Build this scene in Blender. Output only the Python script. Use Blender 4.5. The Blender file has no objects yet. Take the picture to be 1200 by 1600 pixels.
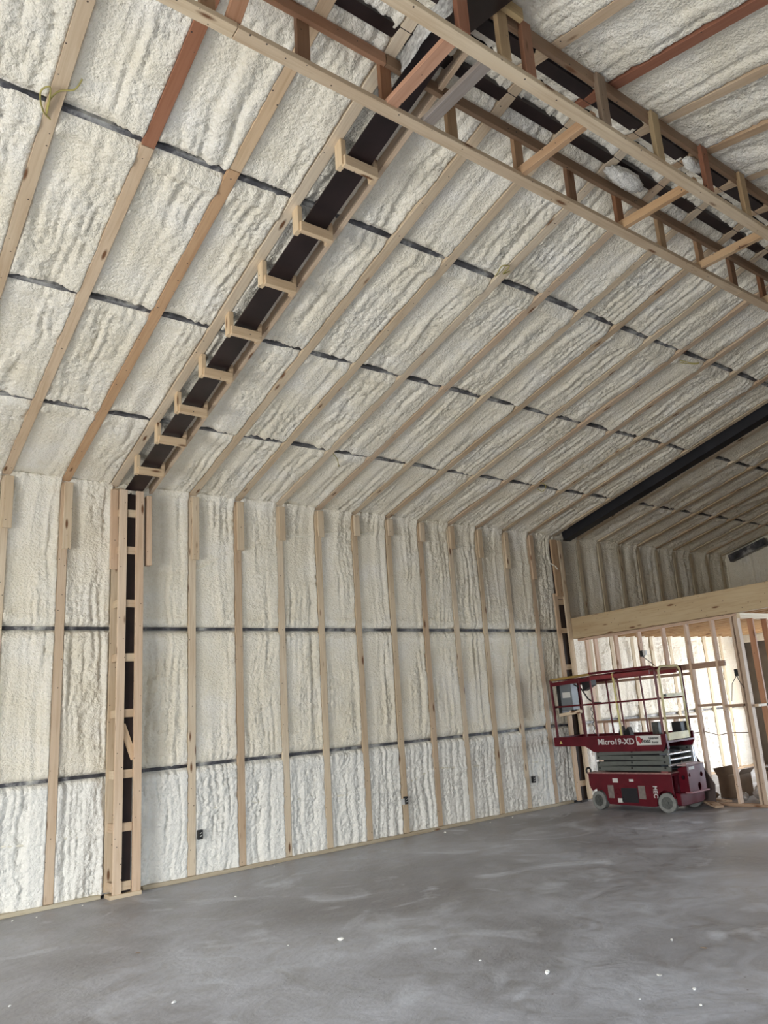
import bpy, bmesh, math, random
import numpy as np
from mathutils import Vector, Matrix
random.seed(7)
SC = bpy.context.scene
COL = SC.collection

# ------------------------------------------------------------------ camera
F_PX = 1201.18
R = Vector((0.7760, -0.6260, -0.0796)); U = Vector((-0.0919, -0.2374, 0.9671)); FW = Vector((0.6244, 0.7429, 0.2412))
FW.normalize(); R = (R - FW * R.dot(FW)).normalized(); U = R.cross(FW)
CAM_LOC = Vector((0, 0, 1.616))
cam = bpy.data.cameras.new('camera')
camo = bpy.data.objects.new('camera', cam); COL.objects.link(camo)
cam.sensor_fit = 'VERTICAL'; cam.sensor_height = 24; cam.lens = F_PX * 24 / 1600
cam.shift_x = -95.45 / 1600; cam.shift_y = 14.79 / 1600
cam.clip_start = .05; cam.clip_end = 200
M = Matrix.Identity(4)
for i in range(3):
    M[i][0] = R[i]; M[i][1] = U[i]; M[i][2] = -FW[i]; M[i][3] = CAM_LOC[i]
camo.matrix_world = M
SC.camera = camo

# ------------------------------------------------------------------ view, world, daylight through the openings
SC.view_settings.view_transform = 'Standard'; SC.view_settings.look = 'None'
SC.view_settings.exposure = -0.07; SC.view_settings.gamma = 1.0
SC.view_settings.use_curve_mapping = False
SC.cycles.use_denoising = True
SC.cycles.max_bounces = 10; SC.cycles.diffuse_bounces = 7
SC.cycles.sample_clamp_indirect = 6
W = bpy.data.worlds.new('sky'); SC.world = W; W.use_nodes = True
wn = W.node_tree; wn.nodes.clear()
wo = wn.nodes.new('ShaderNodeOutputWorld'); wb = wn.nodes.new('ShaderNodeBackground')
wb.inputs['Color'].default_value = (0.86, 0.93, 1.0, 1); wb.inputs['Strength'].default_value = 0.8
wn.links.new(wb.outputs[0], wo.inputs[0])

def daylight(name, loc, normal, w, h, power, col=(0.90, 0.95, 1.0), spread=180):
    """soft daylight entering through one opening of the building shell"""
    l = bpy.data.lights.new(name, 'AREA'); l.shape = 'RECTANGLE'; l.size = w; l.size_y = h
    l.energy = power; l.color = col; l.spread = math.radians(spread)
    o = bpy.data.objects.new(name, l); COL.objects.link(o); o.location = loc
    n = Vector(normal).normalized()
    o.rotation_euler = (-n).to_track_quat('Z', 'Y').to_euler()
    return o
# openings: (axis, fixed coordinate, a0, a1, z0, z1)
OPEN_RIGHT = [(-3.6, 0.2, 0, 2.6), (11.2, 15.4, 0, 2.4)]
OPEN_FRONT = [(1.0, 5.0, 0, 2.9)]
OPEN_END = [(1.0, 4.6, 0, 2.4), (6.3, 8.25, 0.15, 2.35)]
daylight('daylight_right_door', (-1.7, -3.25, 1.35), (0.15, 1, -.12), 3.7, 2.5, 60)
sk = daylight('added_sky_lamp_right_door', (-3.2, -7.0, 3.65), (.28, 1, -.12), 7.0, 1.6, 3600, (.84, .92, 1.0))  # added outdoor lamp standing in for sky, placed to brighten the lower wall
daylight('daylight_far_door', (13.3, -3.25, 1.25), (-.25, 1, -.05), 4.1, 2.3, 25)
daylight('daylight_front_door', (-4.9, 3.0, 1.5), (1, .24, -.25), 3.9, 2.8, 520, (1.0, .98, .94), 140)
daylight('daylight_end_door', (16.1, 2.8, 1.25), (-1, 0, -.05), 3.5, 2.3, 600, (.74, .87, 1.0))
daylight('daylight_low_room_window', (16.1, 7.25, 1.25), (-1, 0, -.02), 1.8, 2.1, 200, (1, .98, .94))

# ------------------------------------------------------------------ dimensions
D = 9.308; HE = 4.585; SL = 0.2263; YR = 3.0; ZR = HE + SL * (D - YR)
X0, X1 = -5.0, 16.2
COSL = 1 / math.sqrt(1 + SL * SL)
def roofz(y, off=0.0): return (HE + SL * (D - y) if y >= YR else ZR - SL * (YR - y)) - off
Z_G = (1.257, 2.875)                 # wall girts
Y_P = (7.92, 6.32, 4.69, 3.22)       # roof purlins, left slope
Y_PR = (2.80, 1.31, -.32, -1.92)
XS = [-.93, -.32, .29, .90, 1.512, 2.123, 2.70] + [3.627 + .6096 * i for i in range(11)] + [11.04 + .615 * i for i in range(9)]
XR = [-.93, -.32, .29, .90, 1.512, 2.123, 2.66] + [3.627 + .6096 * i for i in range(11)] + [10.34] + [11.04 + .615 * i for i in range(9)]

# ------------------------------------------------------------------ materials
def newmat(name):
    m = bpy.data.materials.new(name); m.use_nodes = True
    nt = m.node_tree; nt.nodes.clear()
    o = nt.nodes.new('ShaderNodeOutputMaterial'); b = nt.nodes.new('ShaderNodeBsdfPrincipled')
    nt.links.new(b.outputs[0], o.inputs[0])
    return m, nt, b
def nd(nt, t, **k):
    n = nt.nodes.new(t)
    for a, v in k.items():
        if a in n.inputs: n.inputs[a].default_value = v
        else: setattr(n, a, v)
    return n
def ramp(nt, stops, src=None):
    r = nt.nodes.new('ShaderNodeValToRGB'); e = r.color_ramp.elements
    while len(e) < len(stops): e.new(.5)
    for x, (p, c) in zip(e, stops): x.position = p; x.color = (*c, 1) if len(c) == 3 else c
    if src is not None: nt.links.new(src, r.inputs[0])
    return r
def mix(nt, a, b, fac, mode='MIX'):
    m = nt.nodes.new('ShaderNodeMix'); m.data_type = 'RGBA'; m.blend_type = mode
    for v, s in ((fac, m.inputs['Factor']), (a, m.inputs['A']), (b, m.inputs['B'])):
        if isinstance(v, (int, float)): s.default_value = v
        elif isinstance(v, tuple): s.default_value = (*v, 1) if len(v) == 3 else v
        else: nt.links.new(v, s)
    return m.outputs['Result']
def plain(name, col, rough=.5, metal=0.0, noise=.0, scale=8, spec=.5, bump=0):
    m, nt, b = newmat(name)
    b.inputs['Roughness'].default_value = rough; b.inputs['Metallic'].default_value = metal
    b.inputs['Specular IOR Level'].default_value = spec
    tc = nd(nt, 'ShaderNodeTexCoord'); n = nd(nt, 'ShaderNodeTexNoise', Scale=scale, Detail=6)
    nt.links.new(tc.outputs['Object'], n.inputs['Vector'])
    lo = tuple(c * (1 - noise) for c in col); hi = tuple(min(1, c * (1 + noise)) for c in col)
    r = ramp(nt, [(.3, lo), (.7, hi)], n.outputs['Fac'])
    nt.links.new(r.outputs[0], b.inputs['Base Color'])
    if bump:
        bp = nd(nt, 'ShaderNodeBump', Strength=bump, Distance=.01)
        nt.links.new(n.outputs['Fac'], bp.inputs['Height']); nt.links.new(bp.outputs[0], b.inputs['Normal'])
    return m

def wood_material():
    m, nt, b = newmat('pine_lumber')
    b.inputs['Roughness'].default_value = .62; b.inputs['Specular IOR Level'].default_value = .3
    tc = nd(nt, 'ShaderNodeTexCoord'); oi = nd(nt, 'ShaderNodeObjectInfo')
    rnd = nd(nt, 'ShaderNodeVectorMath', operation='SCALE'); rnd.inputs[0].default_value = (37, 11, 23)
    nt.links.new(oi.outputs['Random'], rnd.inputs['Scale'])
    add = nd(nt, 'ShaderNodeVectorMath', operation='ADD')
    nt.links.new(tc.outputs['Object'], add.inputs[0]); nt.links.new(rnd.outputs[0], add.inputs[1])
    mp = nd(nt, 'ShaderNodeMapping'); mp.inputs['Scale'].default_value = (1.2, 26, 26)
    nt.links.new(add.outputs[0], mp.inputs[0])
    g = nd(nt, 'ShaderNodeTexNoise', Scale=1.6, Detail=5, Roughness=.6, Distortion=.6); nt.links.new(mp.outputs[0], g.inputs['Vector'])
    gr = ramp(nt, [(.30, (.80, .74, .68)), (.55, (1, 1, 1)), (.75, (1.0, .97, .90))], g.outputs['Fac'])
    # broad tone drift along the board
    mp2 = nd(nt, 'ShaderNodeMapping'); mp2.inputs['Scale'].default_value = (1.1, 4, 4)
    nt.links.new(add.outputs[0], mp2.inputs[0])
    g2 = nd(nt, 'ShaderNodeTexNoise', Scale=1.0, Detail=2); nt.links.new(mp2.outputs[0], g2.inputs['Vector'])
    r2 = ramp(nt, [(.3, (.86, .80, .74)), (.65, (1.0, 1.0, 1.0))], g2.outputs['Fac'])
    c = mix(nt, oi.outputs['Color'], gr.outputs[0], .8, 'MULTIPLY')
    c = mix(nt, c, r2.outputs[0], .8, 'MULTIPLY')
    # knots
    mp3 = nd(nt, 'ShaderNodeMapping'); mp3.inputs['Scale'].default_value = (2.2, 9, 9)
    nt.links.new(add.outputs[0], mp3.inputs[0])
    v = nd(nt, 'ShaderNodeTexVoronoi', Scale=1.0); nt.links.new(mp3.outputs[0], v.inputs['Vector'])
    kr = ramp(nt, [(.08, (1, 1, 1)), (.17, (0, 0, 0))], v.outputs['Distance'])
    c = mix(nt, c, (.16, .075, .035), kr.outputs[0])
    # nail heads
    v2 = nd(nt, 'ShaderNodeTexVoronoi', Scale=13.0); nt.links.new(add.outputs[0], v2.inputs['Vector'])
    kr2 = ramp(nt, [(.07, (1, 1, 1)), (.085, (0, 0, 0))], v2.outputs['Distance'])
    c = mix(nt, c, (.05, .035, .03), kr2.outputs[0])
    nt.links.new(c, b.inputs['Base Color'])
    bp = nd(nt, 'ShaderNodeBump', Strength=.25, Distance=.004)
    nt.links.new(g.outputs['Fac'], bp.inputs['Height']); nt.links.new(bp.outputs[0], b.inputs['Normal'])
    return m

def foam_material():
    m, nt, b = newmat('spray_foam')
    b.inputs['Roughness'].default_value = .40; b.inputs['Specular IOR Level'].default_value = .55
    tc = nd(nt, 'ShaderNodeTexCoord')
    n1 = nd(nt, 'ShaderNodeTexNoise', Scale=2.2, Detail=4); nt.links.new(tc.outputs['Object'], n1.inputs['Vector'])
    r1 = ramp(nt, [(.32, (.84, .785, .65)), (.52, (.88, .835, .72)), (.70, (.895, .865, .785))], n1.outputs['Fac'])
    n2 = nd(nt, 'ShaderNodeTexNoise', Scale=30, Detail=6, Roughness=.6); nt.links.new(tc.outputs['Object'], n2.inputs['Vector'])
    r2 = ramp(nt, [(.30, (.88, .86, .80)), (.55, (1, 1, 1))], n2.outputs['Fac'])
    c = mix(nt, r1.outputs[0], r2.outputs[0], .6, 'MULTIPLY')
    # brighter light on the lower wall put into the colour: whiter below the girt
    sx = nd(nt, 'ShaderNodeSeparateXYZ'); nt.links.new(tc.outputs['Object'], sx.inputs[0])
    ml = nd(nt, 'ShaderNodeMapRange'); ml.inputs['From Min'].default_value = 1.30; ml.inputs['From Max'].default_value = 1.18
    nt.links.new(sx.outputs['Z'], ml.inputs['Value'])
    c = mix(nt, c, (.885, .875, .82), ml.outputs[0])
    nt.links.new(c, b.inputs['Base Color'])
    n3 = nd(nt, 'ShaderNodeTexVoronoi', Scale=42, feature='SMOOTH_F1'); nt.links.new(tc.outputs['Object'], n3.inputs['Vector'])
    n4 = nd(nt, 'ShaderNodeTexNoise', Scale=90, Detail=3); nt.links.new(tc.outputs['Object'], n4.inputs['Vector'])
    ma = nd(nt, 'ShaderNodeMath', operation='ADD'); nt.links.new(n3.outputs['Distance'], ma.inputs[0]); nt.links.new(n4.outputs['Fac'], ma.inputs[1])
    bp = nd(nt, 'ShaderNodeBump', Strength=.8, Distance=.014, invert=True)
    nt.links.new(ma.outputs[0], bp.inputs['Height']); nt.links.new(bp.outputs[0], b.inputs['Normal'])
    return m

def concrete_material():
    m, nt, b = newmat('concrete_slab')
    tc = nd(nt, 'ShaderNodeTexCoord')
    n1 = nd(nt, 'ShaderNodeTexNoise', Scale=.55, Detail=7, Roughness=.6, Distortion=.5); nt.links.new(tc.outputs['Object'], n1.inputs['Vector'])
    r1 = ramp(nt, [(.34, (.25, .247, .262)), (.5, (.345, .352, .385)), (.66, (.45, .468, .52))], n1.outputs['Fac'])
    n2 = nd(nt, 'ShaderNodeTexNoise', Scale=3.2, Detail=8, Roughness=.68, Distortion=1.2); nt.links.new(tc.outputs['Object'], n2.inputs['Vector'])
    r2 = ramp(nt, [(.34, (.66, .64, .61)), (.5, (1, 1, 1)), (.64, (1.22, 1.22, 1.22))], n2.outputs['Fac'])
    c = mix(nt, r1.outputs[0], r2.outputs[0], .75, 'MULTIPLY')
    n3 = nd(nt, 'ShaderNodeTexNoise', Scale=.9, Detail=5, Distortion=2.0); nt.links.new(tc.outputs['Object'], n3.inputs['Vector'])
    r3 = ramp(nt, [(.56, (0, 0, 0)), (.70, (1, 1, 1))], n3.outputs['Fac'])
    c = mix(nt, c, (.54, .57, .63), r3.outputs[0], 'MIX')
    v = nd(nt, 'ShaderNodeTexVoronoi', Scale=7, Randomness=1); nt.links.new(tc.outputs['Object'], v.inputs['Vector'])
    vr = ramp(nt, [(.03, (1, 1, 1)), (.06, (0, 0, 0))], v.outputs['Distance'])
    c = mix(nt, c, (.12, .11, .10), vr.outputs[0])
    nt.links.new(c, b.inputs['Base Color'])
    rr = ramp(nt, [(.35, (.30, .30, .30)), (.65, (.58, .58, .58))], n2.outputs['Fac'])
    nt.links.new(rr.outputs[0], b.inputs['Roughness'])
    n5 = nd(nt, 'ShaderNodeTexNoise', Scale=14, Detail=6, Roughness=.65); nt.links.new(tc.outputs['Object'], n5.inputs['Vector'])
    ad = nd(nt, 'ShaderNodeMath', operation='ADD'); nt.links.new(n5.outputs['Fac'], ad.inputs[0]); nt.links.new(n2.outputs['Fac'], ad.inputs[1])
    bp = nd(nt, 'ShaderNodeBump', Strength=.45, Distance=.016)
    nt.links.new(ad.outputs[0], bp.inputs['Height']); nt.links.new(bp.outputs[0], b.inputs['Normal'])
    b.inputs['Specular IOR Level'].default_value = .5
    return m

def steel_over_material():
    """dark steel dusted with overspray foam"""
    m, nt, b = newmat('girt_steel')
    b.inputs['Roughness'].default_value = .45
    tc = nd(nt, 'ShaderNodeTexCoord')
    n = nd(nt, 'ShaderNodeTexNoise', Scale=2.6, Detail=5, Roughness=.7); nt.links.new(tc.outputs['Object'], n.inputs['Vector'])
    r = ramp(nt, [(.38, (.022, .022, .026)), (.50, (.08, .08, .09)), (.59, (.33, .33, .32)), (.69, (.6, .59, .53))], n.outputs['Fac'])
    nt.links.new(r.outputs[0], b.inputs['Base Color'])
    return m

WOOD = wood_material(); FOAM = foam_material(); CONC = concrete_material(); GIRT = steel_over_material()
STEEL = plain('red_oxide_black_steel', (.018, .010, .010), .42, .0, .5, 5)
BLUEBLK = plain('primer_black_steel', (.012, .013, .018), .5, .0, .3, 3)
PLY = plain('plywood', (.47, .33, .20), .7, 0, .25, 5)
RED = plain('red_paint', (.10, .004, .012), .38, 0, .18, 6, .4)
GREYP = plain('grey_paint', (.115, .125, .115), .45, 0, .12, 9)
SILV = plain('bare_steel_tube', (.55, .56, .58), .3, .7, .1, 20)
YEL = plain('yellow_cream_paint', (.62, .55, .20), .45, 0, .25, 12)
TYRE = plain('grey_rubber', (.20, .205, .195), .7, 0, .15, 20)
HUB = plain('hub_steel', (.09, .095, .09), .5, .2, .3, 30)
BLK = plain('black_plastic', (.012, .013, .015), .5, 0, .2, 10)
WHT = plain('white_sticker', (.62, .62, .60), .5, 0, .05, 10)
LETW = plain('white_lettering', (.60, .58, .58), .5, 0, .05, 10)
CTRL = plain('grey_box', (.16, .18, .20), .4, 0, .1, 6)
CARD = plain('cardboard', (.20, .145, .10), .8, 0, .15, 6)
BLUEBOX = plain('black_box', (.012, .012, .016), .5, 0, .1, 6)
YCAB = plain('yellow_cable', (.38, .33, .10), .5, 0, .2, 20)
FCAB = plain('foam_coated_cable', (.80, .77, .66), .6, 0, .15, 30, .4, .5)
FOIL = plain('plastic_film', (.50, .50, .48), .25, 0, .4, 30, .7, 1.0)
WALLP = plain('plain_board', (.42, .38, .31), .8, 0, .15, 4)
SHEATH = plain('dark_sheathing', (.10, .085, .07), .8, 0, .2, 4)
GRND = plain('outside_gravel', (.30, .29, .27), .9, 0, .3, 2)
TEXRED = plain('sticker_red', (.35, .03, .04), .5)
ORNG = plain('orange_plug', (.6, .16, .03), .5)

TONES = [(.64, .53, .385), (.68, .57, .42), (.60, .48, .34), (.62, .49, .36), (.70, .60, .46), (.58, .45, .32)]
RUST = [(.34, .19, .115), (.42, .27, .16), (.30, .21, .13), (.46, .31, .19)]
def tone(l=TONES): return random.choice(l)

# ------------------------------------------------------------------ helpers
class MB:
    def __init__(s): s.v = []; s.f = []; s.m = []
    def add(s, vs, fs, mi=0):
        k = len(s.v); s.v += [tuple(v) for v in vs]; s.f += [tuple(i + k for i in f) for f in fs]; s.m += [mi] * len(fs)
    def box(s, a, b, mi=0):
        (x0, y0, z0), (x1, y1, z1) = a, b
        x0, x1 = sorted((x0, x1)); y0, y1 = sorted((y0, y1)); z0, z1 = sorted((z0, z1))
        vs = [(x, y, z) for z in (z0, z1) for y in (y0, y1) for x in (x0, x1)]
        s.add(vs, [(0, 2, 3, 1), (4, 5, 7, 6), (0, 1, 5, 4), (2, 6, 7, 3), (0, 4, 6, 2), (1, 3, 7, 5)], mi)
    def obox(s, p0, p1, w, t, up=(0, 0, 1), mi=0):
        """bar from p0 to p1, w along side axis, t along up-ish axis"""
        p0 = Vector(p0); p1 = Vector(p1); d = (p1 - p0).normalized(); u = Vector(up)
        sd = d.cross(u).normalized(); u = sd.cross(d)
        vs = [p + sd * a * w / 2 + u * c * t / 2 for p in (p0, p1) for a, c in ((-1, -1), (1, -1), (1, 1), (-1, 1))]
        s.add(vs, [(0, 1, 2, 3), (7, 6, 5, 4), (0, 4, 5, 1), (1, 5, 6, 2), (2, 6, 7, 3), (3, 7, 4, 0)], mi)
    def cyl(s, p0, p1, r, n=14, r2=None, mi=0):
        p0 = Vector(p0); p1 = Vector(p1); d = (p1 - p0).normalized()
        a = d.orthogonal().normalized(); b = d.cross(a); r2 = r if r2 is None else r2
        vs = [p + (a * math.cos(6.28318 * i / n) + b * math.sin(6.28318 * i / n)) * rr for p, rr in ((p0, r), (p1, r2)) for i in range(n)]
        s.add(vs, [(i, (i + 1) % n, n + (i + 1) % n, n + i) for i in range(n)] + [tuple(range(n))[::-1], tuple(range(n, 2 * n))], mi)
    def tube(s, pts, r, n=8, mi=0, closed=False):
        pts = [Vector(p) for p in pts]; N = len(pts); prev = None; vs = []
        for i, p in enumerate(pts):
            if closed: d = (pts[(i + 1) % N] - pts[i - 1]).normalized()
            else: d = (pts[min(i + 1, N - 1)] - pts[max(i - 1, 0)]).normalized()
            a = d.orthogonal().normalized() if prev is None else (prev - d * prev.dot(d)).normalized()
            prev = a; b = d.cross(a)
            vs += [p + (a * math.cos(6.28318 * k / n) + b * math.sin(6.28318 * k / n)) * r for k in range(n)]
        fs = [(i * n + k, i * n + (k + 1) % n, (i + 1) % N * n + (k + 1) % n, (i + 1) % N * n + k) for i in range(N if closed else N - 1) for k in range(n)]
        if not closed: fs += [tuple(range(n))[::-1], tuple(range((N - 1) * n, N * n))]
        s.add(vs, fs, mi)
    def prism(s, poly, ax, a0, a1, mi=0):
        """poly: 2D outline; ax: axis index of extrusion"""
        def P(q, c):
            l = list(q); l.insert(ax, c); return tuple(l)
        n = len(poly)
        s.add([P(q, a0) for q in poly] + [P(q, a1) for q in poly],
              [tuple(range(n)), tuple(range(n, 2 * n))[::-1]] + [(i, n + i, n + (i + 1) % n, (i + 1) % n) for i in range(n)], mi)
    def build(s, name, mats, parent=None, origin=(0, 0, 0), bevel=0, smooth=False):
        o = Vector(origin); me = bpy.data.meshes.new(name)
        me.from_pydata([tuple(Vector(v) - o) for v in s.v], [], s.f); me.update()
        for m in (mats if isinstance(mats, (list, tuple)) else [mats]): me.materials.append(m)
        me.polygons.foreach_set('material_index', s.m)
        bm = bmesh.new(); bm.from_mesh(me); bmesh.ops.recalc_face_normals(bm, faces=bm.faces)
        if bevel: bmesh.ops.bevel(bm, geom=bm.edges[:], offset=bevel, segments=1, affect='EDGES', clamp_overlap=True)
        bm.to_mesh(me); bm.free()
        if smooth: me.shade_smooth()
        ob = bpy.data.objects.new(name, me); COL.objects.link(ob)
        if parent: ob.parent = parent; ob.location = o - wloc(parent)
        else: ob.location = o
        return ob
def wloc(o):
    l = o.location.copy()
    while o.parent: o = o.parent; l = l + o.location
    return l
def thing(name, label, cat, loc=(0, 0, 0), group=None):
    o = bpy.data.objects.new(name, None); COL.objects.link(o); o.location = loc; o.empty_display_size = .2
    o['label'] = label; o['category'] = cat
    if group: o['group'] = group
    return o
def tag(o, label, cat, group=None, kind=None):
    o['label'] = label; o['category'] = cat
    if group: o['group'] = group
    if kind: o['kind'] = kind
    return o
def struct(o): o['kind'] = 'structure'; return o

def board(name, p0, p1, w, t, face=(0, -1, 0), parent=None, col=None, mat=None, bevel=.0025):
    """lumber: long axis p0-p1 becomes local X; 'face' is the direction the wide face (w) looks at"""
    p0 = Vector(p0); p1 = Vector(p1); x = (p1 - p0); L = x.length; x.normalize()
    z = Vector(face); z = (z - x * z.dot(x)).normalized(); y = z.cross(x)
    mb = MB(); mb.box((-L / 2, -w / 2, -t / 2), (L / 2, w / 2, t / 2))
    o = mb.build(name, mat or WOOD, None, (0, 0, 0), bevel)
    mid = (p0 + p1) / 2
    mw = Matrix.Identity(4)
    for i in range(3): mw[i][0] = x[i]; mw[i][1] = y[i]; mw[i][2] = z[i]; mw[i][3] = mid[i]
    if parent: o.parent = parent; mw = Matrix.Translation(-wloc(parent)) @ mw
    o.matrix_basis = mw
    o.color = (*(col or tone()), 1)
    return o
ORD = ['first', 'second', 'third', 'fourth', 'fifth', 'sixth', 'seventh', 'eighth', 'ninth', 'tenth', 'eleventh', 'twelfth', 'thirteenth', 'fourteenth', 'fifteenth', 'sixteenth', 'seventeenth', 'eighteenth', 'nineteenth', 'twentieth']

# ------------------------------------------------------------------ numpy noise
RS = np.random.RandomState(11); TAB = RS.rand(512, 512).astype(np.float32)
def vn(u, v, seed=0):
    u = u + seed * 17.31; v = v + seed * 9.73
    i = np.floor(u).astype(int); j = np.floor(v).astype(int); fu = u - i; fv = v - j
    fu = fu * fu * (3 - 2 * fu); fv = fv * fv * (3 - 2 * fv)
    a = TAB[i % 512, j % 512]; b = TAB[(i + 1) % 512, j % 512]; c = TAB[i % 512, (j + 1) % 512]; d = TAB[(i + 1) % 512, (j + 1) % 512]
    return (a * (1 - fu) + b * fu) * (1 - fv) + (c * (1 - fu) + d * fu) * fv
def fbm(u, v, seed=0, o=3):
    s = 0; a = .5; t = 0
    for k in range(o): s = s + a * vn(u * 2 ** k, v * 2 ** k, seed + k); t += a; a *= .55
    return s / t
def sst(a, b, x):
    t = np.clip((x - a) / (b - a), 0, 1); return t * t * (3 - 2 * t)

def foam_height(x, s, bays, lines, seed, rough=1.0, pinw=.036):
    """thickness of the foam skin; x across the bays, s along them"""
    bays = np.array(sorted(bays))
    k = np.clip(np.searchsorted(bays, x), 1, len(bays) - 1)
    dl = np.abs(x - bays[k - 1]); dr = np.abs(bays[k] - x); d = np.minimum(dl, dr)
    warp = (fbm(x * 1.5, s * 1.6, seed, 3) - .5)
    xx = x + warp * .12
    wd = bays[k] - bays[k - 1]; uu = dl / wd + (fbm(x * 3 + k * 7, s * 1.3, seed + 15, 3) - .5) * .34   # across the bay, left to right
    pan = vn(k * 3.7 + .5, np.floor(s * .66) * 2.3 + .5, seed + 16)                                    # each panel its own character
    edge = sst(.15, .05, d + (fbm(x * 9, s * 3, seed + 3, 3) - .5) * .06)
    rough = rough * (1 + .55 * sst(1.35, 1.15, s) * (seed == 1))
    right = sst(.30, .72, uu)
    zone = np.clip(sst(.34, .60, fbm(x * 2.3, s * 1.1, seed + 7, 2) + .22 * (right - .5) + .25 * (pan - .5)) + .6 * sst(1.35, 1.15, s) * (seed == 1), 0, 1)
    rip = 1 - np.abs(2 * vn(xx * 13, s * .9, seed + 5) - 1); rip = rip ** 1.3
    rip2 = 1 - np.abs(2 * vn(xx * 27, s * 1.6, seed + 6) - 1)
    blob = 1 - np.abs(2 * fbm(x * 26, s * 17, seed + 8, 2) - 1)
    blob2 = 1 - np.abs(2 * vn(x * 44, s * 36, seed + 12) - 1)
    h = .030 + .030 * edge * (.4 + .9 * fbm(x * 5, s * 5, seed + 14, 3)) + .022 * right * (.4 + .6 * pan) + .030 * (fbm(x * 1.3, s * 1.3, seed + 9, 2) - .5)
    h += rough * (.038 * (rip - .45) * (.22 + .35 * right + .43 * zone) + .030 * (rip2 - .5) * (.08 + .22 * right + .70 * zone) + .026 * (blob - .5) * (.12 + .88 * zone) + .020 * (blob2 - .5) * (.10 + .90 * zone))
    h = np.maximum(h, .004 + .25 * h)
    for z0 in lines:
        q = s - z0 + (fbm(x * 1.7, s * 0 + z0 * 3, seed + 10, 3) - .5) * .045
        pin = np.exp(-(q / pinw) ** 2)
        lip = np.exp(-((np.abs(q) - .12) / .05) ** 2)
        ps = sst(.25, .6, fbm(x * 1.1, s * 0 + z0, seed + 13, 2))
        h = h * (1 - (.72 + .24 * ps) * pin) + lip * .030 * fbm(x * 6, s * 6, seed + 11, 2)
    h = np.where(d < .046, np.minimum(h, .040), np.where(h > .075, .075 + .4 * (h - .075), h))
    return h

def grid_mesh(name, P, nx, ny, mat):
    me = bpy.data.meshes.new(name)
    me.vertices.add(nx * ny); me.vertices.foreach_set('co', P.reshape(-1).astype(np.float32))
    i = np.arange(nx - 1)[:, None] * ny + np.arange(ny - 1)[None, :]
    q = np.stack([i, i + ny, i + ny + 1, i + 1], -1).reshape(-1, 4)
    n = len(q); me.loops.add(n * 4); me.polygons.add(n)
    me.loops.foreach_set('vertex_index', q.reshape(-1).astype(np.int32))
    me.polygons.foreach_set('loop_start', (np.arange(n) * 4).astype(np.int32))
    try: me.polygons.foreach_set('loop_total', np.full(n, 4, np.int32))
    except Exception: pass
    me.update(calc_edges=True); me.materials.append(mat); me.shade_smooth()
    o = bpy.data.objects.new(name, me); COL.objects.link(o)
    return o
def spaced(a, b, dense, step, coarse):
    out = [a]
    while out[-1] < b: out.append(out[-1] + (step if dense[0] <= out[-1] <= dense[1] else coarse))
    out[-1] = b
    return np.array(out)

# ------------------------------------------------------------------ setting: shell
mb = MB(); mb.box((X0 - .2, -3.5, -.25), (X1 + .3, D + .4, 0)); fl = struct(mb.build('floor', CONC))
mb = MB(); mb.box((-30, -30, -.35), (45, 30, -.27)); g = tag(mb.build('ground', GRND), None, None); g['kind'] = 'structure'
del g['label']; del g['category']

xs = spaced(X0, X1, (.9, 10.6), .015, .035); zs = np.linspace(0.03, HE + .07, 310)
XX, ZZ = np.meshgrid(xs, zs, indexing='ij')
cable_z = np.interp(XX, [0, 1.65, 3.5, 3.72, 4.13, 4.9, 6.16, 6.56, 6.77, 7.2, 7.9, 9.3, 10], [.66, .66, .64, .70, .75, .71, .63, .64, .71, .81, .80, .755, .70])
H = foam_height(XX, ZZ, XS + [2.95, 10.3], Z_G, 1)
H += .012 * np.exp(-((ZZ - cable_z) / .03) ** 2) * (XX < 10)
ucz = np.interp(XX, [3.3, 3.64, 4, 4.34, 4.63, 4.88, 5.5, 6.1, 6.6, 7.1, 7.85, 8.5, 9.26, 10], [3.5, 3.6, 3.79, 3.91, 4.0, 4.17, 4.25, 4.30, 4.37, 4.33, 4.28, 4.23, 4.12, 3.9])
H += .012 * np.exp(-((ZZ - ucz) / .03) ** 2) * (XX > 3.2) * (XX < 10)
H += sst(HE - .12, HE + .04, ZZ) * .05 * (1 - sst(HE + .04, HE + .06, ZZ))
BK = .088
P = np.stack([XX, D + BK - H, ZZ], -1)
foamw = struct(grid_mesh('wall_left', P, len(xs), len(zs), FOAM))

ys = np.arange(YR, D + .13, .018)
xs2 = spaced(X0, X1, (.0, 10.6), .017, .04)
XX, YY = np.meshgrid(xs2, ys, indexing='ij')
H = foam_height(XX, YY / COSL, XR + [3.09], [y / COSL for y in Y_P], 21, 1.15)
H += .03 * np.exp(-((YY - Y_P[2] - .16) / .05) ** 2) * (.5 + fbm(XX * 2, YY, 5, 2)) * .6
ZC = HE + SL * (D - YY) + BK - H
struct(grid_mesh('ceiling', np.stack([XX, YY, ZC], -1), len(xs2), len(ys), FOAM))
ys = np.arange(-3.35, YR + .001, .024); xs3 = spaced(X0, X1, (1.5, 8), .022, .06)
XX, YY = np.meshgrid(xs3, ys, indexing='ij')
XRR = [3.55 + .6096 * i for i in range(-14, 21)]
H = foam_height(XX, YY / COSL, XRR, [y / COSL for y in Y_PR], 31, 1.1)
struct(grid_mesh('ceiling', np.stack([XX, YY, ZR - SL * (YR - YY) + BK - H], -1), len(xs3), len(ys), FOAM))
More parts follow.
